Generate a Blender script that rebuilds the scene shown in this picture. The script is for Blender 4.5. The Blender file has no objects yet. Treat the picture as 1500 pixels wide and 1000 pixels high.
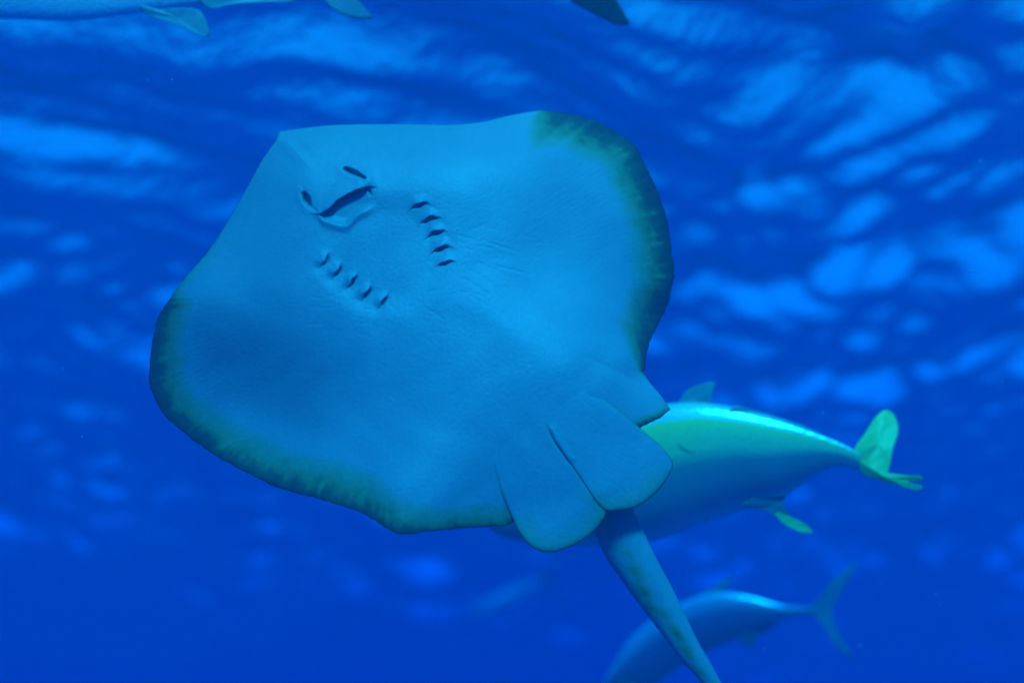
import bpy, math, random
import numpy as np
from mathutils import Vector, Matrix

random.seed(7)
rng = np.random.default_rng(11)
scene = bpy.context.scene
C = scene.collection

# ------------------------------------------------------------------ camera
PITCH = math.radians(20.5)
CAM = np.array([0.0, 0.0, 0.0])
LENS = 50.0
D = 2.5                                   # distance of the stingray
cam_data = bpy.data.cameras.new('camera')
cam = bpy.data.objects.new('camera', cam_data)
C.objects.link(cam)
cam.location = CAM
cam.rotation_euler = (math.pi / 2 + PITCH, 0, 0)
cam_data.lens = LENS
cam_data.sensor_width = 36.0
cam_data.clip_start = 0.05
cam_data.clip_end = 600
cam_data.dof.use_dof = True
cam_data.dof.focus_distance = D - 0.02
cam_data.dof.aperture_fstop = 1.2
scene.camera = cam

# ------------------------------------------------------------------ light
SUN_EL, SUN_AZ = math.radians(46), math.radians(176)     # azimuth clockwise from +Y: behind the camera
world = bpy.data.worlds.new('World')
scene.world = world
world.use_nodes = True
wn = world.node_tree
wn.nodes.clear()
sky = wn.nodes.new('ShaderNodeTexSky')
sky.sky_type = 'NISHITA'
sky.sun_disc = False
sky.sun_elevation = SUN_EL
sky.sun_rotation = SUN_AZ
bg = wn.nodes.new('ShaderNodeBackground')
bg.inputs['Strength'].default_value = 0.15
wo = wn.nodes.new('ShaderNodeOutputWorld')
wn.links.new(sky.outputs[0], bg.inputs[0])
wn.links.new(bg.outputs[0], wo.inputs[0])

sun_data = bpy.data.lights.new('sun', 'SUN')
sun_data.energy = 4.4
sun_data.angle = math.radians(12)
sun_data.color = (1.0, 0.97, 0.92)
sun = bpy.data.objects.new('sun', sun_data)
C.objects.link(sun)
sdir = Vector((math.sin(SUN_AZ) * math.cos(SUN_EL), math.cos(SUN_AZ) * math.cos(SUN_EL), math.sin(SUN_EL)))
sun.location = sdir * 30
sun.rotation_euler = sdir.to_track_quat('Z', 'Y').to_euler()

vs = scene.view_settings
vs.view_transform = 'Standard'
vs.look = 'None'
vs.exposure = 1.35
vs.gamma = 1.0
vs.use_curve_mapping = False

cy = scene.cycles
cy.use_denoising = True
cy.max_bounces = 8
cy.diffuse_bounces = 2
cy.glossy_bounces = 3
cy.transmission_bounces = 4
cy.volume_bounces = 1
cy.transparent_max_bounces = 8
cy.sample_clamp_indirect = 6.0
cy.caustics_reflective = False
cy.caustics_refractive = False

# ------------------------------------------------------------------ helpers
S = 36.0 / LENS / 1500.0                  # metres per pixel of the 1500 px frame at 1 m
K = S * D                                 # the same at the stingray
RIGHT = np.array([1.0, 0, 0])
FWD = np.array([0, math.cos(PITCH), math.sin(PITCH)])
UP = np.array([0, -math.sin(PITCH), math.cos(PITCH)])


def P(px, py, d):
    px = np.asarray(px, float); py = np.asarray(py, float); d = np.asarray(d, float)
    px, py, d = np.broadcast_arrays(px, py, d)
    return CAM + ((px - 750) * S * d)[..., None] * RIGHT + ((500 - py) * S * d)[..., None] * UP + d[..., None] * FWD


def mesh_obj(name, verts, faces, mat, parent=None, attrs=None, smooth=True):
    verts = np.asarray(verts, float)
    org = verts.mean(axis=0)
    me = bpy.data.meshes.new(name)
    loc = verts - org
    me.from_pydata(loc.tolist(), [], faces.tolist() if hasattr(faces, 'tolist') else faces)
    if attrs:
        for k, v in attrs.items():
            a = me.attributes.new(k, 'FLOAT', 'POINT')
            a.data.foreach_set('value', np.asarray(v, np.float32))
    me.update()
    if smooth:
        me.polygons.foreach_set('use_smooth', [True] * len(me.polygons))
    o = bpy.data.objects.new(name, me)
    C.objects.link(o)
    o.location = Vector(org)
    if parent is not None:
        o.parent = parent
        o.matrix_parent_inverse = Matrix.Translation(-Vector(parent.location))
    if mat:
        me.materials.append(mat)
    return o


def tag(o, label=None, cat=None, group=None, kind=None):
    if label: o['label'] = label
    if cat: o['category'] = cat
    if group: o['group'] = group
    if kind: o['kind'] = kind
    return o


def smoothstep(a, b, x):
    t = np.clip((x - a) / (b - a), 0, 1)
    return t * t * (3 - 2 * t)


def resample(pts, n, closed=True, corners=()):
    """Catmull-Rom through the points (straight into the listed corner points), evenly resampled."""
    pts = np.asarray(pts, float)
    m = len(pts)
    out = []
    rngi = range(m if closed else m - 1)
    for i in rngi:
        p1, p2 = pts[i], pts[(i + 1) % m]
        p0 = pts[(i - 1) % m] if (closed or i > 0) else 2 * p1 - p2
        p3 = pts[(i + 2) % m] if (closed or i < m - 2) else 2 * p2 - p1
        if i in corners: p0 = 2 * p1 - p2
        if (i + 1) % m in corners: p3 = 2 * p2 - p1
        # centripetal-like damping: tangents limited by the segment length
        L = np.linalg.norm(p2 - p1)
        t1, t2 = (p2 - p0) * .5, (p3 - p1) * .5
        for tt in (t1, t2):
            l = np.linalg.norm(tt)
            if l > 1.2 * L: tt *= 1.2 * L / l
        for u in np.linspace(0, 1, 24, endpoint=False):
            h00 = 2*u**3 - 3*u**2 + 1; h10 = u**3 - 2*u**2 + u
            h01 = -2*u**3 + 3*u**2; h11 = u**3 - u**2
            out.append(h00*p1 + h10*t1 + h01*p2 + h11*t2)
    if not closed: out.append(pts[-1])
    out = np.array(out)
    q = np.vstack([out, out[:1]]) if closed else out
    s = np.concatenate([[0], np.cumsum(np.linalg.norm(np.diff(q[:, :2], axis=0), axis=1))])
    tt = np.linspace(0, s[-1], n, endpoint=not closed)
    return np.stack([np.interp(tt, s, q[:, k]) for k in range(q.shape[1])], axis=1)


def grid_faces(nr, na, off=0, flip=False):
    """quads of nr rings (0 .. nr-1) by na columns, wrapped round"""
    i, j = np.meshgrid(np.arange(nr - 1), np.arange(na), indexing='ij')
    a = i * na + j; b = i * na + (j + 1) % na
    c = (i + 1) * na + (j + 1) % na; d = (i + 1) * na + j
    f = np.stack([a, b, c, d] if not flip else [a, d, c, b], axis=-1).reshape(-1, 4) + off
    return f


def sheet(name, outline, centre, zfun, thick, depth, rings, mat, parent=None, attrfun=None, rpow=1.0):
    """A thin body with a front and a back skin. outline: n x 2 frame points, zfun(px, py, r, col) = height towards the viewer in
    pixels, thick(r, col) = thickness in pixels, zero at the rim."""
    n = len(outline)
    rr = np.linspace(0, 1, rings + 1)[1:] ** rpow
    c = np.asarray(centre, float)
    XY = c + rr[:, None, None] * (outline[None] - c)
    R = np.broadcast_to(rr[:, None], XY.shape[:2])
    COL = np.broadcast_to(np.arange(n)[None], XY.shape[:2])
    k = S * depth
    zf = zfun(XY[..., 0], XY[..., 1], R, COL)
    th = thick(R, COL)
    front = P(XY[..., 0], XY[..., 1], depth - zf * k)
    back = P(XY[..., 0], XY[..., 1], depth - (zf - th) * k)[:-1]
    zc = float(zfun(c[:1], c[1:2], np.zeros(1), np.zeros(1, int))[0])
    thc = float(thick(np.zeros(1), np.zeros(1, int))[0])
    vc = P(c[0], c[1], depth - zc * k)[None]
    vb = P(c[0], c[1], depth - (zc - thc) * k)[None]
    nf = rings * n
    verts = np.vstack([front.reshape(-1, 3), back.reshape(-1, 3), vc, vb])
    faces = grid_faces(rings, n, 0, flip=True).tolist()
    bf = grid_faces(rings - 1, n, nf).tolist()
    # rim: last back ring to the front rim
    j = np.arange(n); j2 = (j + 1) % n
    lastb = nf + (rings - 2) * n
    rim = np.stack([lastb + j, lastb + j2, (rings - 1) * n + j2, (rings - 1) * n + j], 1).tolist()
    ic, ib = len(verts) - 2, len(verts) - 1
    cf = [[ic, int(a), int(b)] for a, b in zip(j, j2)]
    cb = [[ib, int(nf + b), int(nf + a)] for a, b in zip(j, j2)]
    # orientation: front faces look at the viewer
    faces = faces + bf + rim + cf + cb
    attrs = None
    if attrfun:
        A = attrfun(XY[..., 0], XY[..., 1], R, COL)
        attrs = {}
        for kk, v in A.items():
            v = np.asarray(v)
            attrs[kk] = np.concatenate([v.reshape(-1), v[:-1].reshape(-1), [v[0].mean()], [v[0].mean()]])
        attrs['back'] = np.concatenate([np.zeros(nf), np.ones((rings - 1) * n), [0], [1]])
    return mesh_obj(name, verts, faces, mat, parent, attrs)


def rbf(ctrl):
    c = np.asarray(ctrl, float)
    x, z = c[:, :2] / 100.0, c[:, 2]
    n = len(c)
    def phi(r2): return np.where(r2 > 1e-9, 0.5 * r2 * np.log(np.maximum(r2, 1e-12)), 0)
    r2 = ((x[:, None] - x[None]) ** 2).sum(-1)
    A = np.zeros((n + 3, n + 3))
    A[:n, :n] = phi(r2) + np.eye(n) * 0.25
    A[:n, n:] = np.c_[np.ones(n), x]
    A[n:, :n] = A[:n, n:].T
    w = np.linalg.solve(A, np.r_[z, 0, 0, 0])
    def f(px, py):
        px = np.asarray(px, float) / 100; py = np.asarray(py, float) / 100
        out = w[n] + w[n + 1] * px + w[n + 2] * py
        for i in range(n):
            out = out + w[i] * phi((px - x[i, 0]) ** 2 + (py - x[i, 1]) ** 2)
        return out
    return f


# ------------------------------------------------------------------ materials
def new_mat(name):
    m = bpy.data.materials.new(name)
    m.use_nodes = True
    nt = m.node_tree
    nt.nodes.clear()
    out = nt.nodes.new('ShaderNodeOutputMaterial')
    return m, nt, out


def node(nt, t, **kw):
    n = nt.nodes.new(t)
    for k, v in kw.items():
        if k in n.inputs: n.inputs[k].default_value = v
        else: setattr(n, k, v)
    return n


def ramp(nt, stops, src=None):
    r = nt.nodes.new('ShaderNodeValToRGB')
    els = r.color_ramp.elements
    while len(els) < len(stops): els.new(0.5)
    for e, (p, c) in zip(els, stops):
        e.position = p
        e.color = (*c, 1) if len(c) == 3 else c
    if src is not None: nt.links.new(src, r.inputs[0])
    return r


def math_n(nt, op, a, b=None, clamp=False):
    n = nt.nodes.new('ShaderNodeMath'); n.operation = op; n.use_clamp = clamp
    for i, v in enumerate((a, b)):
        if v is None: continue
        if isinstance(v, (int, float)): n.inputs[i].default_value = v
        else: nt.links.new(v, n.inputs[i])
    return n.outputs[0]


def mat_water_surface():
    m, nt, out = new_mat('water_surface')
    fr = node(nt, 'ShaderNodeFresnel', IOR=1.333)
    tr = node(nt, 'ShaderNodeBsdfTransparent', Color=(0.93, 0.97, 1.0, 1))
    gl = node(nt, 'ShaderNodeBsdfGlossy', Color=(0.98, 0.98, 0.98, 1), Roughness=0.06)
    tc = nt.nodes.new('ShaderNodeTexCoord')
    nz = node(nt, 'ShaderNodeTexNoise', Scale=8.0, Detail=5.0, Roughness=0.62)
    nt.links.new(tc.outputs['Object'], nz.inputs['Vector'])
    bp = node(nt, 'ShaderNodeBump', Strength=0.55, Distance=0.05)
    nt.links.new(nz.outputs[0], bp.inputs['Height'])
    nt.links.new(bp.outputs[0], fr.inputs['Normal'])
    nt.links.new(bp.outputs[0], gl.inputs['Normal'])
    mx = nt.nodes.new('ShaderNodeMixShader')
    nt.links.new(fr.outputs[0], mx.inputs[0])
    nt.links.new(tr.outputs[0], mx.inputs[1])
    nt.links.new(gl.outputs[0], mx.inputs[2])
    nt.links.new(mx.outputs[0], out.inputs['Surface'])
    return m


def mat_sand():
    m, nt, out = new_mat('pale_sand')
    tc = nt.nodes.new('ShaderNodeTexCoord')
    n1 = node(nt, 'ShaderNodeTexNoise', Scale=0.35, Detail=6.0)
    nt.links.new(tc.outputs['Object'], n1.inputs['Vector'])
    r = ramp(nt, [(0.3, (0.26, 0.25, 0.21)), (0.7, (0.42, 0.40, 0.34))], n1.outputs[0])
    n2 = node(nt, 'ShaderNodeTexNoise', Scale=9.0, Detail=4.0)
    nt.links.new(tc.outputs['Object'], n2.inputs['Vector'])
    bp = node(nt, 'ShaderNodeBump', Strength=0.5, Distance=0.03)
    nt.links.new(n2.outputs[0], bp.inputs['Height'])
    b = node(nt, 'ShaderNodeBsdfPrincipled', Roughness=0.9)
    nt.links.new(r.outputs[0], b.inputs['Base Color'])
    nt.links.new(bp.outputs[0], b.inputs['Normal'])
    nt.links.new(b.outputs[0], out.inputs['Surface'])
    return m


def mat_ray():
    m, nt, out = new_mat('stingray_skin')
    tc = nt.nodes.new('ShaderNodeTexCoord')
    at = node(nt, 'ShaderNodeAttribute', attribute_name='margin')
    bk = node(nt, 'ShaderNodeAttribute', attribute_name='back')
    n1 = node(nt, 'ShaderNodeTexNoise', Scale=38.0, Detail=5.0, Roughness=0.65)
    nt.links.new(tc.outputs['Object'], n1.inputs['Vector'])
    # the margin's border is mottled
    d = math_n(nt, 'MULTIPLY', math_n(nt, 'SUBTRACT', n1.outputs[0], 0.5), 0.55)
    band = math_n(nt, 'MULTIPLY', at.outputs['Fac'], 3.0, True)
    v = math_n(nt, 'ADD', at.outputs['Fac'], math_n(nt, 'MULTIPLY', d, band), True)
    pale = ramp(nt, [(0.0, (0.31, 0.32, 0.345)), (0.2, (0.25, 0.29, 0.19)), (0.45, (0.18, 0.22, 0.085)), (0.66, (0.065, 0.085, 0.04)),
                     (0.95, (0.03, 0.035, 0.03))], v)
    n2 = node(nt, 'ShaderNodeTexNoise', Scale=6.0, Detail=4.0)
    nt.links.new(tc.outputs['Object'], n2.inputs['Vector'])
    tint = ramp(nt, [(0.3, (0.80, 0.83, 0.86)), (0.7, (1, 1, 1))], n2.outputs[0])
    mul = node(nt, 'ShaderNodeMix', data_type='RGBA', blend_type='MULTIPLY')
    mul.inputs[0].default_value = 1.0
    nt.links.new(pale.outputs[0], mul.inputs[6]); nt.links.new(tint.outputs[0], mul.inputs[7])
    dors = ramp(nt, [(0.3, (0.07, 0.075, 0.05)), (0.7, (0.14, 0.14, 0.09))], n1.outputs[0])
    mixb = node(nt, 'ShaderNodeMix', data_type='RGBA')
    nt.links.new(bk.outputs['Fac'], mixb.inputs[0])
    nt.links.new(mul.outputs[2], mixb.inputs[6]); nt.links.new(dors.outputs[0], mixb.inputs[7])
    n3 = node(nt, 'ShaderNodeTexNoise', Scale=160.0, Detail=3.0)
    nt.links.new(tc.outputs['Object'], n3.inputs['Vector'])
    bp = node(nt, 'ShaderNodeBump', Strength=0.22, Distance=0.004)
    nt.links.new(n3.outputs[0], bp.inputs['Height'])
    b = node(nt, 'ShaderNodeBsdfPrincipled', Roughness=0.48)
    b.inputs['Specular IOR Level'].default_value = 0.35
    nt.links.new(mixb.outputs[2], b.inputs['Base Color'])
    nt.links.new(bp.outputs[0], b.inputs['Normal'])
    nt.links.new(b.outputs[0], out.inputs['Surface'])
    return m


def mat_fish(name, stops, rough=0.32, metal=0.35):
    m, nt, out = new_mat(name)
    tc = nt.nodes.new('ShaderNodeTexCoord')
    at = node(nt, 'ShaderNodeAttribute', attribute_name='flank')
    n1 = node(nt, 'ShaderNodeTexNoise', Scale=14.0, Detail=4.0)
    nt.links.new(tc.outputs['Object'], n1.inputs['Vector'])
    d = math_n(nt, 'MULTIPLY', math_n(nt, 'SUBTRACT', n1.outputs[0], 0.5), 0.05)
    v = math_n(nt, 'ADD', at.outputs['Fac'], d, True)
    r = ramp(nt, stops, v)
    vo = node(nt, 'ShaderNodeTexVoronoi', Scale=120.0)
    nt.links.new(tc.outputs['Object'], vo.inputs['Vector'])
    bp = node(nt, 'ShaderNodeBump', Strength=0.15, Distance=0.003)
    nt.links.new(vo.outputs['Distance'], bp.inputs['Height'])
    b = node(nt, 'ShaderNodeBsdfPrincipled', Roughness=rough, Metallic=metal)
    b.inputs['Coat Weight'].default_value = 0.7
    b.inputs['Coat Roughness'].default_value = 0.16
    nt.links.new(r.outputs[0], b.inputs['Base Color'])
    nt.links.new(bp.outputs[0], b.inputs['Normal'])
    nt.links.new(b.outputs[0], out.inputs['Surface'])
    return m


def mat_fin(name, c0, c1):
    m, nt, out = new_mat(name)
    tc = nt.nodes.new('ShaderNodeTexCoord')
    n1 = node(nt, 'ShaderNodeTexNoise', Scale=30.0, Detail=4.0)
    nt.links.new(tc.outputs['Object'], n1.inputs['Vector'])
    r = ramp(nt, [(0.3, c0), (0.7, c1)], n1.outputs[0])
    b = node(nt, 'ShaderNodeBsdfPrincipled', Roughness=0.45)
    t = nt.nodes.new('ShaderNodeBsdfTranslucent')
    mx = nt.nodes.new('ShaderNodeMixShader'); mx.inputs[0].default_value = 0.2
    nt.links.new(r.outputs[0], b.inputs['Base Color']); nt.links.new(r.outputs[0], t.inputs[0])
    nt.links.new(b.outputs[0], mx.inputs[1]); nt.links.new(t.outputs[0], mx.inputs[2])
    nt.links.new(mx.outputs[0], out.inputs['Surface'])
    return m


def mat_plain(name, col, rough=0.5):
    m, nt, out = new_mat(name)
    b = node(nt, 'ShaderNodeBsdfPrincipled', Roughness=rough)
    tc = nt.nodes.new('ShaderNodeTexCoord')
    n1 = node(nt, 'ShaderNodeTexNoise', Scale=60.0)
    nt.links.new(tc.outputs['Object'], n1.inputs['Vector'])
    r = ramp(nt, [(0.3, tuple(x * .7 for x in col)), (0.7, col)], n1.outputs[0])
    nt.links.new(r.outputs[0], b.inputs['Base Color'])
    nt.links.new(b.outputs[0], out.inputs['Surface'])
    return m


# ------------------------------------------------------------------ water surface and floor
SURF = 2.5          # height of the surface above the camera
FLOOR = -2.8


def spread(lo, hi, step, far, g0, g1):
    a = list(np.arange(lo, hi + step / 2, step))
    s, v = step, hi
    while v < far:
        s *= g1; v += s; a.append(v)
    s, v = step, lo
    while v > -far:
        s *= g0; v -= s; a.insert(0, v)
    return np.array(a)


gx = spread(-5.0, 5.0, 0.036, 60, 1.03, 1.03)
gy = spread(3.0, 11.0, 0.036, 70, 1.12, 1.014)
SPC = np.maximum(np.gradient(gx)[:, None], np.gradient(gy)[None, :])
X, Y = np.meshgrid(gx, gy, indexing='ij')
W_SLOPE = 0.37
wx = X + 0.25 * np.sin(0.9 * Y + 1.3 * np.sin(0.5 * X)) + 0.12 * np.sin(2.3 * Y + 0.7 * X)
wy = Y + 0.25 * np.sin(0.8 * X + 0.4 * Y + 2.0) + 0.12 * np.sin(2.1 * X - 1.1 * Y + .5)
H = np.zeros_like(X)
waves = []
for i in range(70):
    lam = 0.2 * (9.0 ** rng.random())
    th = rng.random() * 2 * math.pi
    waves.append((lam, th, rng.random() * 6.283))
tot = 0
for lam, th, ph in waves:
    k = 2 * math.pi / lam
    sl = lam ** 0.08
    a = sl / k
    tot += sl * sl / 2
    fade = np.clip((lam / SPC - 3.0) / 3.0, 0, 1)
    H += fade * a * np.sin(k * (math.cos(th) * wx + math.sin(th) * wy) + ph)
H *= W_SLOPE / math.sqrt(tot)
tot2 = 0
H2 = np.zeros_like(X)
for i in range(9):                               # longer swell under the chop
    lam = rng.uniform(1.8, 5.0); th = rng.normal(math.radians(85), 0.45); ph = rng.random() * 6.283
    k = 2 * math.pi / lam
    tot2 += .5
    H2 += np.clip((lam / SPC - 3.0) / 3.0, 0, 1) / k * np.sin(k * (math.cos(th) * wx + math.sin(th) * wy) + ph)
H += H2 * 0.15 / math.sqrt(tot2) * smoothstep(4.0, 9.0, Y)
V = np.stack([X, Y, SURF + H], -1).reshape(-1, 3)
nx, ny = len(gx), len(gy)
i, j = np.meshgrid(np.arange(nx - 1), np.arange(ny - 1), indexing='ij')
a = (i * ny + j).reshape(-1)
F = np.stack([a, a + ny, a + ny + 1, a + 1], 1)
ws = mesh_obj('water_surface', V, F, mat_water_surface())
tag(ws, 'rippling underside of the water surface with bright light patches', None, kind='structure')

fx = np.linspace(-60, 60, 121); fy = np.linspace(-70, 70, 141)
X, Y = np.meshgrid(fx, fy, indexing='ij')
Hf = 0.12 * np.sin(0.5 * X + 0.8 * np.sin(0.31 * Y)) * np.sin(0.43 * Y + 1.2) + 0.05 * np.sin(1.7 * X + 0.9 * Y)
V = np.stack([X, Y, FLOOR + Hf], -1).reshape(-1, 3)
nx, ny = len(fx), len(fy)
i, j = np.meshgrid(np.arange(nx - 1), np.arange(ny - 1), indexing='ij')
a = (i * ny + j).reshape(-1)
F = np.stack([a, a + ny, a + ny + 1, a + 1], 1)
fl = mesh_obj('sea_floor', V, F, mat_sand())
tag(fl, 'pale sandy floor below the open blue water', None, kind='structure')

# water as a scattering, red-absorbing medium
hm, nt, out = new_mat('water_haze')
pv = nt.nodes.new('ShaderNodeVolumePrincipled')
pv.inputs['Color'].default_value = (0.010, 0.032, 0.064, 1)
pv.inputs['Density'].default_value = 1.0
pv.inputs['Anisotropy'].default_value = 0.2
pv.inputs['Absorption Color'].default_value = (0.0, 0.67, 0.945, 1)
nt.links.new(pv.outputs[0], out.inputs['Volume'])
lo, hi = np.array([-62, -72, FLOOR - 1.3]), np.array([62, 72, SURF + 0.6])
bv = np.array([[(lo, hi)[b][k] for k, b in enumerate(bits)] for bits in
               [(0,0,0),(1,0,0),(1,1,0),(0,1,0),(0,0,1),(1,0,1),(1,1,1),(0,1,1)]])
bfaces = [[0,3,2,1],[4,5,6,7],[0,1,5,4],[1,2,6,5],[2,3,7,6],[3,0,4,7]]
hz = mesh_obj('haze', bv, bfaces, hm, smooth=False)
tag(hz, 'blue water filling the tank', None, kind='stuff')

# ------------------------------------------------------------------ stingray
RAY = mat_ray()
outl = [(408,193.5),(435,189),(462,185.6),(492,183),(545,182),(611,182),(660,183),(697,180),(714,177),(748,169),(782,163),(799,162.5),(830,166),
        (864,174),(884,182.5),(911,198),(932,215),(945,242),(959,269),(969,296),(979,330),(983,364),(988,395),(986,412),(979,443),(967,470),
        (955,493),(948,515),(944,546),(952,560),(970,581),(982,599.5),(966,612),(952,619),(936,627),
        (905,640),(860,675),(810,720),(775,752),(752,764),
        (739,770.5),(720,771),(702,772),(680,773),(650,776),(620,779),(599,782),(578,780),(549,763),(528,750),(494,739),(469,731),(435,722),
        (402,712),(368,695),(326,673),(292,651),(263,628),(240,607),(229,588),(219,563),(219,540),(222,506),(231.5,464),(242,447),(257,425),
        (269,410),(287.5,388.5),(303,370),(318.5,348),(331,328),(343,308),(356,285),(368,263),(380.5,240),(393,221),(404,205)]
marg = {(782,163):(0,0),(799,162.5):(.5,30),(830,166):(.9,55),(864,174):(.95,50),(884,182.5):(1,54),(911,198):(1,56),(945,242):(1,54),(969,296):(1,54),
        (988,395):(1,56),(979,443):(1,54),(955,493):(1,44),(948,515):(1,28),(944,546):(.9,8),(952,560):(0,6),(970,581):(0,6),(982,599.5):(.3,8),(966,612):(.9,12),
        (936,627):(.9,14),(905,640):(0,10),(775,752):(.6,20),(752,764):(.8,26),(720,771):(.65,34),(650,776):(.6,34),(599,782):(.75,46),(549,763):(.8,54),(494,739):(.82,58),
        (402,712):(.86,54),(326,673):(.86,54),(263,628):(.88,54),(229,588):(.95,52),(219,540):(.95,50),(222,506):(.9,44),(242,447):(.85,28),(257,425):(.4,10),
        (303,370):(.2,6),(343,308):(0,6),(408,193.5):(0,4)}
NA = 960
ol3 = []
mk = list(marg.items())
idx = {p: n for n, p in enumerate(outl)}
ms = sorted((idx[p], v) for p, v in marg.items())
mi = [m_[0] for m_ in ms]
for n, p in enumerate(outl):
    wv = np.interp(n, [mi[-1] - len(outl)] + mi + [mi[0] + len(outl)], [ms[-1][1][0]] + [m_[1][0] for m_ in ms] + [ms[0][1][0]])
    dv = np.interp(n, [mi[-1] - len(outl)] + mi + [mi[0] + len(outl)], [ms[-1][1][1]] + [m_[1][1] for m_ in ms] + [ms[0][1][1]])
    ol3.append((p[0], p[1], wv, dv))
corner_pts = [(408,193.5), (944,546), (982,599.5), (936,627), (752,764)]
OUT = resample(ol3, NA, True, [idx[c] for c in corner_pts])
MW, MD = OUT[:, 2].clip(0, 1), OUT[:, 3].clip(4, 90)
OUT = OUT[:, :2].copy()
CEN = np.array([590.0, 400.0])
# slightly ragged margin
tang = np.roll(OUT, -1, 0) - np.roll(OUT, 1, 0)
tang /= np.linalg.norm(tang, axis=1)[:, None]
nrm = np.stack([tang[:, 1], -tang[:, 0]], 1)
jag = sum(rng.normal(0, .35) * np.sin(np.arange(NA) * 2 * np.pi / NA * f_ + rng.random() * 6) for f_ in rng.integers(40, 240, 22))
OUT += nrm * (jag * MW * 0.4)[:, None]
rad = OUT - CEN
RLEN = np.linalg.norm(rad, axis=1)
_out = nrm * np.sign((rad * nrm).sum(1))[:, None]
FRONT = np.clip(-_out[:, 1] * 1.3, 0, 1)
FRONT = np.convolve(np.r_[FRONT[-12:], FRONT, FRONT[:12]], np.ones(25) / 25, 'valid')
SINA = np.abs(rad[:, 0] * nrm[:, 0] + rad[:, 1] * nrm[:, 1]) / RLEN

ctrl = [
 # rim, clockwise from the snout
 (410,195,6),(500,183,-2),(610,183,-6),(700,180,-16),(760,168,-28),(810,164,-34),(880,184,-52),(940,235,-66),(975,320,-74),(986,400,-80),(966,470,-76),
 (946,540,-30),(962,572,6),(980,600,8),(940,626,18),
 (345,305,-2),(300,370,-8),(260,424,-22),(230,470,-36),(220,550,-44),(245,610,-36),(330,675,-6),(440,722,26),(550,763,56),(600,781,60),(680,773,42),(750,763,28),
 # inside
 (440,260,26),(480,300,30),(540,240,28),(560,360,38),(620,320,33),(620,420,42),(540,440,39),(600,520,46),(700,520,48),(700,600,50),(620,640,52),
 (780,640,44),(830,700,36),(780,760,28),(880,640,36),
 (640,240,26),(700,230,20),(770,225,6),(720,300,26),(770,320,18),(830,290,-2),(880,260,-26),(920,320,-36),(900,400,-26),(850,400,3),(800,400,17),
 (740,420,36),(790,470,40),(850,500,38),(900,560,38),(860,560,40),(920,520,14),(905,460,-6),(935,430,-46),
 (300,440,14),(360,410,20),(420,430,36),(460,480,38),(400,500,25),(330,520,1),(280,540,-18),(420,570,14),(340,600,-12),(500,560,30),(500,620,28),
 (430,650,8),(540,680,45),(600,720,60),(480,700,32),(660,710,54),
]
base_z = rbf(ctrl)
TILT = 0.35


def seg(px, py, ax, ay, bx, by):
    """distance to a segment, signed distance (positive below it), position along it"""
    dx, dy = bx - ax, by - ay
    L = math.hypot(dx, dy)
    u = ((px - ax) * dx + (py - ay) * dy) / L
    v = (-(px - ax) * dy + (py - ay) * dx) / L
    uc = np.clip(u, 0, L)
    dd = np.hypot(px - (ax + uc * dx / L), py - (ay + uc * dy / L))
    return dd, v, u / L


def poly_v(px, py, pts):
    """signed offset below a left-to-right polyline y(x) and a mask of its span"""
    xs = [p[0] for p in pts]; ys = [p[1] for p in pts]
    return py - np.interp(px, xs, ys)


GILL_R = [(614,298),(629,318),(638,338.5),(646,361),(652,383)]
GILL_L = [(476,381),(494,396.5),(516,411),(537,428),(561,440)]


WRINKLES = []
for _ in range(70):
    q_ = rng.random()
    if q_ < .45:      # creases beside the gill rows
        cx_, cy_ = (rng.uniform(655, 790), rng.uniform(310, 440)); an_ = rng.normal(.3, .25); ln_ = rng.uniform(12, 45)
    elif q_ < .75:
        cx_, cy_ = (rng.uniform(440, 640), rng.uniform(430, 500)); an_ = rng.normal(.25, .3); ln_ = rng.uniform(8, 32)
    else:             # across the rear lobe and the pelvic roots
        cx_, cy_ = (rng.uniform(840, 950), rng.uniform(520, 610)); an_ = rng.normal(.75, .15); ln_ = rng.uniform(18, 50)
    WRINKLES.append((cx_, cy_, cx_ + ln_ * math.cos(an_), cy_ + ln_ * math.sin(an_), rng.uniform(.08, .3)))


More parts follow.
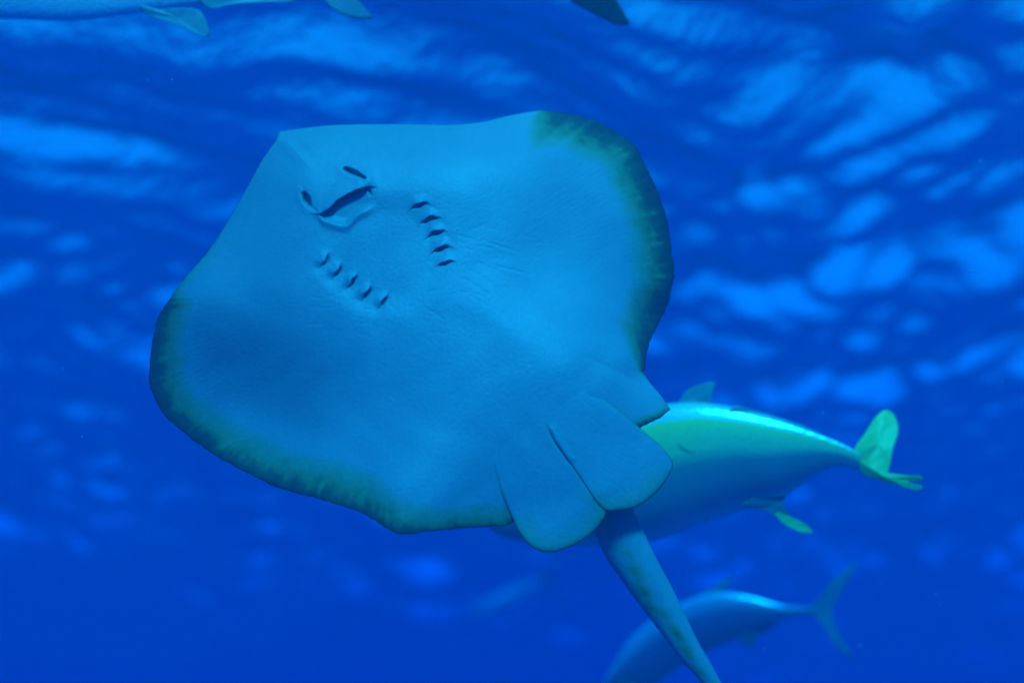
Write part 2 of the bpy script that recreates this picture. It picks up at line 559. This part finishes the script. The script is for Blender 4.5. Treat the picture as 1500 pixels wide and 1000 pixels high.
def face_relief(px, py):
    z = np.zeros_like(px)
    # gill slits: each a flap that rises, then drops into the slit
    for row, d, s, w, cv, amp in ((GILL_R, (0.30, 0.954), (0.985, -0.17), 8.0, -0.022, (3.0, 3.6, 3.8, 3.9, 2.6)),
                              (GILL_L, (0.84, 0.54), (0.53, -0.85), 7.0, 0.0, (2.2, 2.8, 3.0, 3.3, 2.8))):
        for (cx, cy_), am in zip(row, amp):
            u = (px - cx) * d[0] + (py - cy_) * d[1]
            v = (px - cx) * s[0] + (py - cy_) * s[1]
            u = u + cv * v * v + 0.8 * np.sin(cx + v * .35)
            g = np.exp(-(np.abs(v) / w) ** 3.0)
            rise = np.where(u < 0, smoothstep(-15, -1, u), 0) * smoothstep(1.5, -0.5, u)
            g2 = np.exp(-(np.abs(v) / (w * 1.35)) ** 2.2)
            z += 1.6 * am * g2 * rise
            pit = np.exp(-np.abs((u - 2.2) / 2.2) ** 2.2) * g
            z -= am * 2.0 * pit
            z -= am * 0.5 * g2 * np.where(u > 0, np.exp(-np.maximum(u, 0) / 5.0), 0) * smoothstep(-.5, 1.5, u)
    # left row sits in a shallow trough with scalloped lower border
    for cx, cy_ in GILL_L:
        z -= 1.8 * np.exp(-(((px - cx + 9) / 9) ** 2 + ((py - cy_ - 12) / 8) ** 2))
    # gill plate: slightly sunken shield between the rows
    dd = np.hypot((px - 566) / 88, (py - 372) / 80)
    z -= 5.5 * smoothstep(1.25, 0.7, dd)
    # mouth: the nasal flap overhangs the mouth line
    line = [(470,313),(482,306),(495,293),(508,285),(519,280),(539,273)]
    v = poly_v(px, py, line)
    span = smoothstep(466, 476, px) * smoothstep(544, 536, px)
    wide = smoothstep(452, 486, px) * smoothstep(556, 522, px)
    z += 10.0 * wide * smoothstep(-34, -2, v) * smoothstep(1.6, -0.4, v)
    z -= 13.0 * span * np.exp(-np.abs((v - 2.4 - .5 * np.sin(px / 5)) / 1.7) ** 2.2) * smoothstep(468, 498, px) * smoothstep(544, 518, px)
    low = [(466,308),(474,317),(491,323),(508,325),(525,309),(545,300)]
    low = resample(low, 40, closed=False)
    v2 = poly_v(px, py, low)
    z -= 4.5 * wide * smoothstep(-1, 2, v) * smoothstep(5, -8, v2)
    z += 3.6 * smoothstep(456, 470, px) * smoothstep(556, 530, px) * np.exp(-((v2 - 6) / 7) ** 2)
    # fold from the left nostril round the corner of the mouth
    for a_, b_ in (((452,300),(463,309)),((463,309),(475,319)),((475,319),(491,325)),((491,325),(507,327))):
        d_, v_, u_ = seg(px, py, *a_, *b_)
        z -= 2.0 * np.exp(-(d_ / 2.2) ** 2) * 0.6
    d_, v_, u_ = seg(px, py, 534, 262, 541, 275)
    z -= 2.0 * np.exp(-(d_ / 2.2) ** 2)
    d_, v_, u_ = seg(px, py, 540, 277, 543, 285)
    z -= 5.0 * np.exp(-(d_ / 1.8) ** 2)
    # nostrils: deep oblique slots
    for (a_, b_, w) in (((445.5,284),(454.5,302),4.8), ((506,247.5),(534,261),4.0)):
        d_, v_, u_ = seg(px, py, *a_, *b_)
        wl = w * (1 - 0.55 * np.abs(2 * np.clip(u_, 0, 1) - 0.9) ** 1.6)
        z -= 13.0 * smoothstep(wl + 2.0, wl - 2.4, d_)
        z += 1.1 * np.exp(-((d_ - w - 4) / 5) ** 2) * (v_ > 0)
    # snout ridge and crease
    d_, v_, u_ = seg(px, py, 412, 197, 458, 238)
    z += 2.0 * np.exp(-((v_ - 7) / 10) ** 2) * smoothstep(-.1, .1, u_) * smoothstep(1.25, .6, u_)
    z -= 1.8 * np.exp(-((v_ + 5) / 7) ** 2) * smoothstep(-.05, .1, u_) * smoothstep(1.2, .5, u_)
    z -= 4.0 * np.exp(-(((px - 413) / 6) ** 2 + ((py - 199) / 4) ** 2))
    # thin fold behind the gill plate
    fold = [(656,416),(644,424),(625.5,427),(618,435),(612,445),(599,450)]
    for a_, b_ in zip(fold, fold[1:]):
        d_, v_, u_ = seg(px, py, *a_, *b_)
        z -= 0.35 * np.exp(-(d_ / 1.5) ** 2)
    # skin creases of the wing
    for a_, b_, am in (((731,390),(777,402),.7), ((707,351),(756,369),.4), ((655,199),(670,195),.35)):
        d_, v_, u_ = seg(px, py, *a_, *b_)
        z -= am * np.exp(-(d_ / 1.8) ** 2)
        z += am * .7 * np.exp(-((v_ - 4) / 4) ** 2) * smoothstep(-.1, .2, u_) * smoothstep(1.1, .8, u_)
    # shoulder girdle
    d_, v_, u_ = seg(px, py, 690, 400, 900, 560)
    z += 2.0 * np.exp(-((v_ - 24) / 34) ** 2) * smoothstep(-.2, .2, u_) * smoothstep(1.15, .8, u_)
    # fold between the tip of the right wing and the body
    d_, v_, u_ = seg(px, py, 918, 430, 946, 548)
    z -= 16.0 * smoothstep(1, -12, v_) * smoothstep(-.1, .5, u_) * smoothstep(1.06, .92, u_)
    for ax_, ay_, bx_, by_, am in WRINKLES:
        d_, v_, u_ = seg(px, py, ax_, ay_, bx_, by_)
        z -= am * np.exp(-(d_ / 1.9) ** 2)
    # slight unevenness of the flesh
    z += 0.55 * np.sin(px / 17 + 1.7 * np.sin(py / 29)) * np.sin(py / 21 + 1.3 * np.sin(px / 37 + 1))
    return z


def disc_z(px, py, R=None, col=None):
    z = 1.4 * base_z(px, py) + TILT * (py - 480)
    z = z + face_relief(px, py)
    if R is not None and np.size(R) > 1:
        edge = (1 - R) * RLEN[col] * SINA[col]
        z = z - 2.0 * np.exp(-edge / 3.0)
        z = z - 14.0 * FRONT[col] * np.exp(-edge / 20.0)
        # cartilage rays of the wings
        ph = np.cumsum(np.ones(NA))[col] * 2 * math.pi * 230 / NA
        z = z + 0.06 * np.sin(ph) * smoothstep(.55, .75, R) * (0.3 + 0.7 * MW[col])
        z = z + 0.12 * np.sin((px * .52 + py * .85) * 2 * math.pi / 7.5 + 2 * np.sin(px / 60)) * np.exp(-(((px - 845) / 75) ** 2 + ((py - 290) / 70) ** 2))
    return z


_w = rng.normal(size=NA)
_f = lambda n_: np.real(np.fft.ifft(np.fft.fft(_w) * np.exp(-(np.minimum(np.arange(NA), NA - np.arange(NA)) / (NA / n_)) ** 2)))
STREAK = _f(4) / _f(4).std() * 0.06 + _f(26) / _f(26).std() * 0.028


def disc_attr(px, py, R, col):
    edge = (1 - R) * RLEN[col] * SINA[col]
    m_ = MW[col] * np.clip(1 - edge / (1.18 * MD[col]), 0, 1) ** 1.1
    m_ = m_ + STREAK[col] * MW[col] * smoothstep(0.05, .4, m_) * (0.6 + 0.4 * np.sin(edge / 7 + 5 * STREAK[col]))
    m_ = np.clip(np.maximum(m_, 0.85 * MW[col] * np.exp(-edge / 4.5)), 0, 1)
    m_ = np.maximum(m_, 0.6 * np.exp(-(((px - 833) / 6) ** 2 + ((py - 181) / 5) ** 2)))
    return {'margin': m_}


ray = sheet('stingray', OUT, CEN, disc_z, lambda R, col: 92 * (1 - R ** 2.2) ** 1.6 + 4 * (1 - R ** 12), D, 250, RAY, None, disc_attr)
tag(ray, 'pale-bellied stingray with dark wing margins, its underside and trailing tail in full view', 'stingray')

# pelvic fins
finR = [(803,628),(785,605),(800,575),(845,556),(863,575.5),(885,586),(914,606),(939,628),(964,649),(978,664),(985.6,680),(980,696),(964,718),(946,734),(928,743.5),(906,747.5),(889,748),
        (876,738),(860,715),(843,690),(830,672),(812,645)]
finL = [(803,632),(785,600),(745,610),(708,652),(719,680),(728,703),(737,728),(751.6,761),(762,782),(777,798.6),(795,807.6),(816,807),(842,797),(863,784),(879,768),(889,750),(882,740),
        (866,718),(848,692),(834,672),(815,650)]


def fin_z(lift, bump):
    def f(px, py, R, col):
        z = disc_z(px, py)
        v = (px - 790) * .585 + (py - 628) * .81
        z = z + np.interp(v, [-70, -30, 0, 50, 130], [-5, -1.2, .5, lift * .5, lift])
        ang = np.arctan2(py - 620, px - 800)
        z = z + 0.04 * np.sin(ang * 110) * smoothstep(40, 110, v)
        z = z - 2.6 * np.exp(-(1 - R) * 90 / 3.5) * (np.size(R) > 1)
        d_, v_, u_ = seg(px, py, 808, 630, 834, 672)
        z = z + bump * np.exp(-(d_ / 6) ** 2) - .8 * np.exp(-(np.hypot(px - 831, py - 674) / 4) ** 2)
        return z
    return f


def fin_attr(outline, lo_, hi_):
    ys = outline
    def f(px, py, R, col):
        e = (1 - R) * np.hypot(ys[col, 0] - px.mean(), ys[col, 1] - py.mean())
        w_ = smoothstep(lo_, hi_, px[-1] * 0.35 + py[-1])[col[0]]
        w_ = np.broadcast_to(w_[None], R.shape)
        m_ = w_ * np.maximum(.75 * np.exp(-e / 3.5), .26 * np.clip(1 - e / 40, 0, 1))
        m_ = np.maximum(m_, .30 * np.exp(-e / 1.5))
        return {'margin': m_}
    return f


oL = resample(finL, 360, True); oR = resample(finR, 360, True)
fl_ = sheet('pelvic_fin', oL, (805, 720), fin_z(6, 0), lambda R, col: 9 * (1 - R ** 3) ** .8, D, 60, RAY, ray, fin_attr(oL, 1010, 1050))
fr_ = sheet('pelvic_fin', oR, (885, 670), fin_z(8.5, 1.6), lambda R, col: 9 * (1 - R ** 3) ** .8, D, 60, RAY, ray, fin_attr(oR, 1010, 1060))


# tail: a flattened whip
def tube(name, pts, rings, mat, depth, parent=None, flat=0.7, attr=None, seg_n=40, power=1.0):
    """pts: (px, py, z px, half-width px)"""
    p = resample(pts, rings, closed=False)
    ctr = P(p[:, 0], p[:, 1], depth - p[:, 2] * S * depth)
    T = np.gradient(ctr, axis=0); T /= np.linalg.norm(T, axis=1)[:, None]
    toC = CAM - ctr; toC -= (toC * T).sum(1)[:, None] * T; toC /= np.linalg.norm(toC, axis=1)[:, None]
    side = np.cross(T, toC)
    w = p[:, 3] * S * depth
    an = np.linspace(0, 2 * np.pi, seg_n, endpoint=False)
    ring = ctr[:, None] + w[:, None, None] * (np.cos(an)[None, :, None] * side[:, None] + flat * np.sin(an)[None, :, None] * toC[:, None])
    verts = np.vstack([ring.reshape(-1, 3), ctr[:1], ctr[-1:]])
    faces = grid_faces(rings, seg_n).tolist()
    n0 = rings * seg_n
    for q in range(seg_n):
        faces.append([n0, (q + 1) % seg_n, q])
        faces.append([n0 + 1, (rings - 1) * seg_n + q, (rings - 1) * seg_n + (q + 1) % seg_n])
    at = None
    if attr:
        t = np.linspace(0, 1, rings)
        a_ = attr(t[:, None], an[None])
        at = {k_: np.concatenate([np.broadcast_to(v_, (rings, seg_n)).reshape(-1), [0, 0]]) for k_, v_ in a_.items()}
    return mesh_obj(name, verts, faces, mat, parent, at)


zt = 1.4 * float(base_z(np.array([880.]), np.array([720.]))[0]) + TILT * 240 - 42
tail_pts = [(868,690,zt,22),(888,732,zt+4,29),(911,789,zt+12,32),(934,830,zt+22,29),(961,873,zt+34,25.5),(985,912,zt+46,21),(1008,950,zt+58,17),(1030,980,zt+68,13.5),
            (1046,1005,zt+74,11),(1085,1075,zt+80,8),(1125,1160,zt+76,6),(1160,1260,zt+66,4),(1190,1380,zt+56,1.5)]


def tail_attr(t, an):
    front = np.clip(np.sin(an), 0, 1)
    stripe = np.exp(-((np.cos(an) - 0.25 - 0.15 * np.sin(t * 30)) / 0.33) ** 2) * (np.sin(an) > 0)
    blot = 0.5 + 0.5 * np.sin(t * 46 + 2 * np.sin(an * 3)) * np.sin(t * 91 + 1)
    m_ = 0.02 + 0.55 * stripe * blot * smoothstep(0.02, .3, t) + 0.10 * smoothstep(.3, .9, t)
    b_ = np.where(np.sin(an) < -0.15, 1.0, 0.0) + 0 * t
    return {'margin': m_ + 0 * an, 'back': b_}


tube('tail', tail_pts, 140, RAY, D, ray, 0.62, tail_attr)

# ------------------------------------------------------------------ fish
FISH = mat_fish('silver_fish_skin', [(0.0, (0.70, 0.74, 0.72)), (0.08, (0.55, 0.60, 0.58)), (0.20, (0.30, 0.36, 0.34)), (0.50, (0.28, 0.38, 0.30)), (0.63, (0.72, 0.88, 0.34)),
                                     (0.78, (0.82, 0.94, 0.30)), (0.85, (0.92, 0.97, 0.20)), (0.89, (0.80, 0.90, 0.66)), (1.0, (0.5, 0.62, 0.64))], 0.24, 0.22)
FISHS = mat_fish('slate_fish_skin', [(0.0, (0.30, 0.34, 0.34)), (0.10, (0.28, 0.34, 0.36)), (0.60, (0.30, 0.38, 0.40)), (0.74, (0.55, 0.68, 0.58)), (0.80, (0.85, 0.92, 0.72)), (1.0, (0.80, 0.88, 0.90))], 0.3, 0.5)
FISHP = mat_fish('pale_fish_skin', [(0.0, (0.85, 0.86, 0.84)), (0.45, (0.75, 0.78, 0.76)), (0.7, (0.35, 0.42, 0.38)), (1.0, (0.16, 0.24, 0.28))], 0.4, 0.0)
FIN_Y = mat_fin('yellow_fin', (0.80, 0.90, 0.18), (0.95, 0.98, 0.28))
FIN_G = mat_fin('grey_fin', (0.30, 0.38, 0.34), (0.48, 0.55, 0.46))
FIN_F = mat_fin('flank_fin', (0.26, 0.36, 0.22), (0.34, 0.44, 0.28))
FIN_P = mat_fin('pale_fin', (0.34, 0.40, 0.40), (0.46, 0.52, 0.50))
FIN_D = mat_fin('dark_olive_fin', (0.07, 0.09, 0.04), (0.13, 0.15, 0.06))
EYE = mat_plain('dark_eye', (0.015, 0.015, 0.02), 0.1)


def fish_body(name, prof, depth, mat, dz=0.0, fat=0.5, rings=90, seg_n=48):
    """prof: (x top, y top, x bottom, y bottom) from snout to tail root in frame pixels; dz: how far (m) the tail lies beyond the snout"""
    pr = np.asarray(prof, float)
    q = resample(pr, rings, closed=False)
    t = np.linspace(0, 1, rings)
    dep = depth + dz * t
    top = P(q[:, 0], q[:, 1], dep); bot = P(q[:, 2], q[:, 3], dep)
    ctr = (top + bot) / 2; hv = (top - bot) / 2
    hh = np.linalg.norm(hv, axis=1)
    T = np.gradient(ctr, axis=0); T /= np.linalg.norm(T, axis=1)[:, None]
    uv = hv / np.maximum(hh, 1e-6)[:, None]
    sd = np.cross(T, uv); sd /= np.linalg.norm(sd, axis=1)[:, None]
    wd = hh * fat * (1.0 - 0.25 * smoothstep(.75, 1, t))
    an = np.linspace(0, 2 * np.pi, seg_n, endpoint=False)
    ring = ctr[:, None] + np.sin(an)[None, :, None] * hv[:, None] + (np.cos(an)[None, :, None] * wd[:, None, None]) * sd[:, None]
    verts = np.vstack([ring.reshape(-1, 3), ctr[:1], ctr[-1:]])
    faces = grid_faces(rings, seg_n).tolist()
    n0 = rings * seg_n
    for k_ in range(seg_n):
        faces.append([n0, (k_ + 1) % seg_n, k_])
        faces.append([n0 + 1, (rings - 1) * seg_n + k_, (rings - 1) * seg_n + (k_ + 1) % seg_n])
    fl = np.broadcast_to(0.5 + 0.5 * np.sin(an)[None], (rings, seg_n)).reshape(-1)
    o = mesh_obj(name, verts, faces, mat, None, {'flank': np.concatenate([fl, [.5, .5]])})
    # eyes near the snout
    e = int(rings * 0.11)
    for sgn in (1, -1):
        c_ = ctr[e] + 0.12 * hv[e] + sgn * sd[e] * wd[e] * 0.97
        r_ = hh[e] * 0.16
        vv, ff = [], []
        for a1 in range(9):
            for b1 in range(14):
                ph, th_ = math.pi * a1 / 8, 2 * math.pi * b1 / 14
                vv.append(c_ + r_ * (math.sin(ph) * math.cos(th_) * T[e] + math.sin(ph) * math.sin(th_) * uv[e] + .6 * math.cos(ph) * sd[e]))
        mesh_obj('eye', vv, grid_faces(9, 14).tolist(), EYE, o)
    return o


def flat_fin(name, pts, depth, mat, parent, thick=5.0, ray_dir=None, n=120, wav=0.12, centre=None, corners=()):
    """pts: (px, py, dz px) outline of a fin; dz = height towards the viewer in pixels"""
    o_ = resample(pts, n, True, corners)
    c_ = o_[:, :2].mean(0) if centre is None else np.array(centre)
    zz = o_[:, 2]
    zc = zz.mean()
    def zf(px, py, R, col):
        z = zc + (zz[col] - zc) * R
        if ray_dir is not None:
            z = z + wav * np.sin((px * ray_dir[0] + py * ray_dir[1]))
        return z
    return sheet(name, o_[:, :2], c_, zf, lambda R, col: thick * (1 - R ** 2.5) + .5 * (1 - R ** 14), depth, 16, mat, parent)


# the amberjack behind the stingray
d1 = 3.25
f1 = fish_body('amberjack_fish', [(716,766,717,772),(727,748,728,783),(752,722,758,793),(800,684,806,799),(850,648,862,800),(905,615,922,799),(960,594,984,785),(1010,589,1040,763),
                                  (1060,593,1096,745),(1110,604,1143,731),(1156,618,1172,712),(1207,638,1206,690),(1235,650,1232,684),(1262,664,1258,688)], d1, FISH, -0.26, 0.42)
tag(f1, 'large silver fish with yellow-green stripe along its shining back, swimming behind the stingray', 'fish', 'amberjack fish in the tank')
flat_fin('dorsal_fin', [(985,600,0),(996,586,0),(1006,572,0),(1028,563,2),(1047,561,4),(1042,578,3),(1041,594,0),(1030,604,0)], d1 - .15, FIN_G, f1, 4, (.5, .2))
flat_fin('dorsal_fin', [(1070,604,0),(1078,594,0),(1100,599,0),(1150,614,0),(1200,633,0),(1195,644,0),(1120,620,0)], d1 - .195, FIN_G, f1, 4)
FIN_B = mat_fin('slate_fin', (0.13, 0.17, 0.18), (0.19, 0.24, 0.25))
af = flat_fin('anal_fin', [(1086,738,0),(1120,722,0),(1160,708,0),(1152,724,0),(1147,738,4),(1160,757,8),(1172,767,9),(1160,768,9),(1144,762,8),(1128,752,4),(1108,745,0)], d1 - .205, FIN_B, f1, 5, (.2, .5))
flat_fin('fin_tip', [(1136,754,9),(1144,752,10),(1163,759,12),(1180,768,14),(1191,779,15),(1174,779,15),(1152,769,12)], d1 - .205, FIN_Y, af, 5, (.2, .5))
flat_fin('pectoral_fin', [(985,640,-8),(1010,644,-8),(1040,655,-4),(1072,680,6),(1058,678,8),(1030,668,6),(1000,656,2)], d1 - 0.194, FIN_F, f1, 2)
flat_fin('tail_fin', [(1250,662,0),(1268,633,-24),(1284,609,-46),(1298,600,-52),(1311,609,-48),(1316,630,-32),(1308,658,-10),(1300,692,4),(1284,694,4),(1262,688,0)], d1 - .26, FIN_Y, f1, 5, (.25, .35), wav=.2)
flat_fin('tail_fin', [(1256,672,0),(1268,687,6),(1300,692,26),(1330,696,48),(1349,697,60),(1351,704,60),(1330,706,50),(1351,712,66),(1350,718,66),(1325,713,52),(1290,704,26),(1262,692,4)], d1 - .26, FIN_Y, f1, 4,
         (.3, .3), centre=(1298, 699), wav=.2)

# the amberjack below
d2 = 4.4
f2 = fish_body('amberjack_fish', [(880,1012,882,1016),(886,994,892,1022),(898,972,908,1026),(917,942,934,1016),(938,920,962,1000),(966,899,992,980),(1006,879,1028,958),(1036,869,1058,944),
                                  (1067,867,1086,932),(1101,873,1114,920),(1141,885,1144,907),(1168,889,1168,901),(1192,888,1192,900)], d2, FISHS, -0.26, 0.42)
tag(f2, 'slender silver fish with bright arched back and deeply forked tail, crossing behind the stingray tail', 'fish', 'amberjack fish in the tank')
flat_fin('tail_fin', [(1184,888,0),(1198,880,0),(1222,848,0),(1259,819,0),(1240,850,0),(1224,880,0),(1219,898,0),(1228,925,0),(1251,966,0),(1226,948,0),(1206,918,0),(1194,902,0),(1184,898,0)], d2 - .26, FIN_G, f2, 4,
         centre=(1205, 893), corners=(3, 8))
flat_fin('dorsal_fin', [(1010,882,0),(1030,868,0),(1050,855,0),(1075,843,0),(1062,862,0),(1058,874,0),(1030,884,0)], d2 - .145, FIN_G, f2, 3)
flat_fin('anal_fin', [(1080,932,0),(1105,918,0),(1136,906,0),(1136,914,0),(1112,930,0),(1102,948,0)], d2 - .20, FIN_B, f2, 3)
flat_fin('pectoral_fin', [(905,985,0),(915,988,4),(936,1000,10),(948,1012,14),(930,1008,10),(908,996,4)], d2 - .08, FIN_B, f2, 3)

# the one overhead on the left, cut by the frame
d3 = 2.95
f3 = fish_body('amberjack_fish', [(-262,-42,-262,-35),(-250,-56,-248,-25),(-215,-72,-212,-6),(-150,-88,-150,12),(-60,-96,-60,26),(30,-98,30,29),(93,-95,93,31),(149,-90,149,27),(217,-82,217,18),
                                  (300,-70,300,7),(370,-58,370,-2),(430,-50,430,-12),(475,-46,475,-20)], d3, FISHP, 0.05, 0.2)
tag(f3, 'pale-bellied fish above the stingray snout, its underside, pelvic fin and tail tip hanging into view', 'fish', 'amberjack fish in the tank')
flat_fin('pelvic_fin', [(205,8,0),(232,14,0),(262,12,6),(294,18,8),(306,53,14),(280,46,12),(245,32,6),(215,21,0)], d3 - .03, FIN_P, f3, 4, (.3, .3))
flat_fin('anal_fin', [(290,-2,0),(320,-2,0),(380,-10,0),(430,-24,0),(434,0,4),(390,3,4),(340,6,4),(305,12,0)], d3 + .02, FIN_P, f3, 4)
flat_fin('tail_fin', [(462,-46,0),(490,-66,0),(530,-110,0),(565,-130,0),(540,-80,0),(515,-36,0),(517,-5,4),(530,11,6),(549,28,8),(523,28,8),(492,17,6),(474,0,4),(462,-20,0)], d3 + .05, FIN_P, f3, 5,
         centre=(492, -34), corners=(3, 8))
flat_fin('dorsal_fin', [(40,-90,0),(70,-135,0),(110,-155,0),(130,-120,0),(250,-92,0),(380,-66,0),(370,-54,0),(220,-76,0)], d3 + .02, FIN_G, f3, 4, centre=(140, -95))

# the dark one overhead
d4 = 3.1
FISHD = mat_fish('olive_fish_skin', [(0.0, (0.20, 0.24, 0.18)), (0.4, (0.12, 0.15, 0.09)), (1.0, (0.06, 0.08, 0.05))], 0.4, 0.1)
f4 = fish_body('olive_fish', [(560,-212,560,-206),(575,-228,578,-190),(610,-246,615,-168),(670,-246,670,-142),(730,-226,730,-112),(780,-190,778,-84),(820,-146,815,-66),(845,-108,838,-66),(862,-90,855,-62)], d4, FISHD, .05, .5)
tag(f4, 'dark olive fish above the stingray, only the tip of its tail fin hanging into view', 'fish')
flat_fin('tail_fin', [(848,-92,0),(880,-130,0),(930,-165,0),(950,-170,0),(925,-120,0),(900,-65,0),(896,-30,0),(900,0,2),(908,12,3),(923,35,6),(910,37,6),(896,34,5),(853,12,2),(832,-4,0),(828,-40,0),(840,-66,0)], d4 + .05, FIN_D, f4, 5,
         centre=(868, -60), corners=(3,))
flat_fin('dorsal_fin', [(640,-240,0),(660,-285,0),(700,-290,0),(730,-240,0),(780,-200,0),(770,-180,0),(700,-225,0)], d4 + .02, FIN_D, f4, 4)

# faint pale streak, likely a reflection, built as an added far fish
d5 = 12.0
f5 = fish_body('streak_fish', [(684,902,685,904),(692,892,697,905),(712,878,722,898),(740,862,752,884),(770,850,780,866),(796,841,800,848)], d5, FIN_G, .3, .5)
tag(f5, 'faint pale streak below the stingray pelvic fins, built as an added far fish', 'fish')
flat_fin('tail_fin', [(792,844,0),(806,828,0),(818,818,0),(812,838,0),(814,862,0),(820,876,0),(806,864,0),(794,850,0)], d5 + .3, FIN_G, f5, 3, centre=(804, 846), corners=(2, 5))

# ------------------------------------------------------------------ specks adrift in the water
SPK = mat_plain('drifting_speck', (0.75, 0.75, 0.70), 0.6)
vv, ff = [], []
spots = [(765,925),(1436,236),(1206,604),(1400,666),(1378,886),(506,35),(1425,397),(1242,100),(1332,878),(836,903),(1120,950),(1290,855),(120,640),(92,540),(505,690),(1370,870),(1468,560),(640,910)]
spots += [(random.uniform(0, 1500), random.uniform(0, 1000)) for _ in range(70)]
for n_, (sx, sy) in enumerate(spots):
    dd = random.uniform(2.3, 3.0) if n_ < 18 else random.uniform(2.6, 5.0)
    c_ = P(sx, sy, dd); r_ = random.uniform(.0006, .0019)
    ax = rng.normal(size=3); ax /= np.linalg.norm(ax)
    b0 = len(vv)
    for v_ in ((1,0,0),(-1,0,0),(0,1,0),(0,-1,0),(0,0,1),(0,0,-1)):
        v_ = np.array(v_, float)
        vv.append(c_ + r_ * (v_ + ax * (v_ @ ax) * 1.3))
    for t_ in ((0,2,4),(2,1,4),(1,3,4),(3,0,4),(2,0,5),(1,2,5),(3,1,5),(0,3,5)):
        ff.append([b0 + q_ for q_ in t_])
sp = mesh_obj('drifting_specks', vv, ff, SPK)
tag(sp, 'tiny pale specks adrift in the blue water', None, kind='stuff')
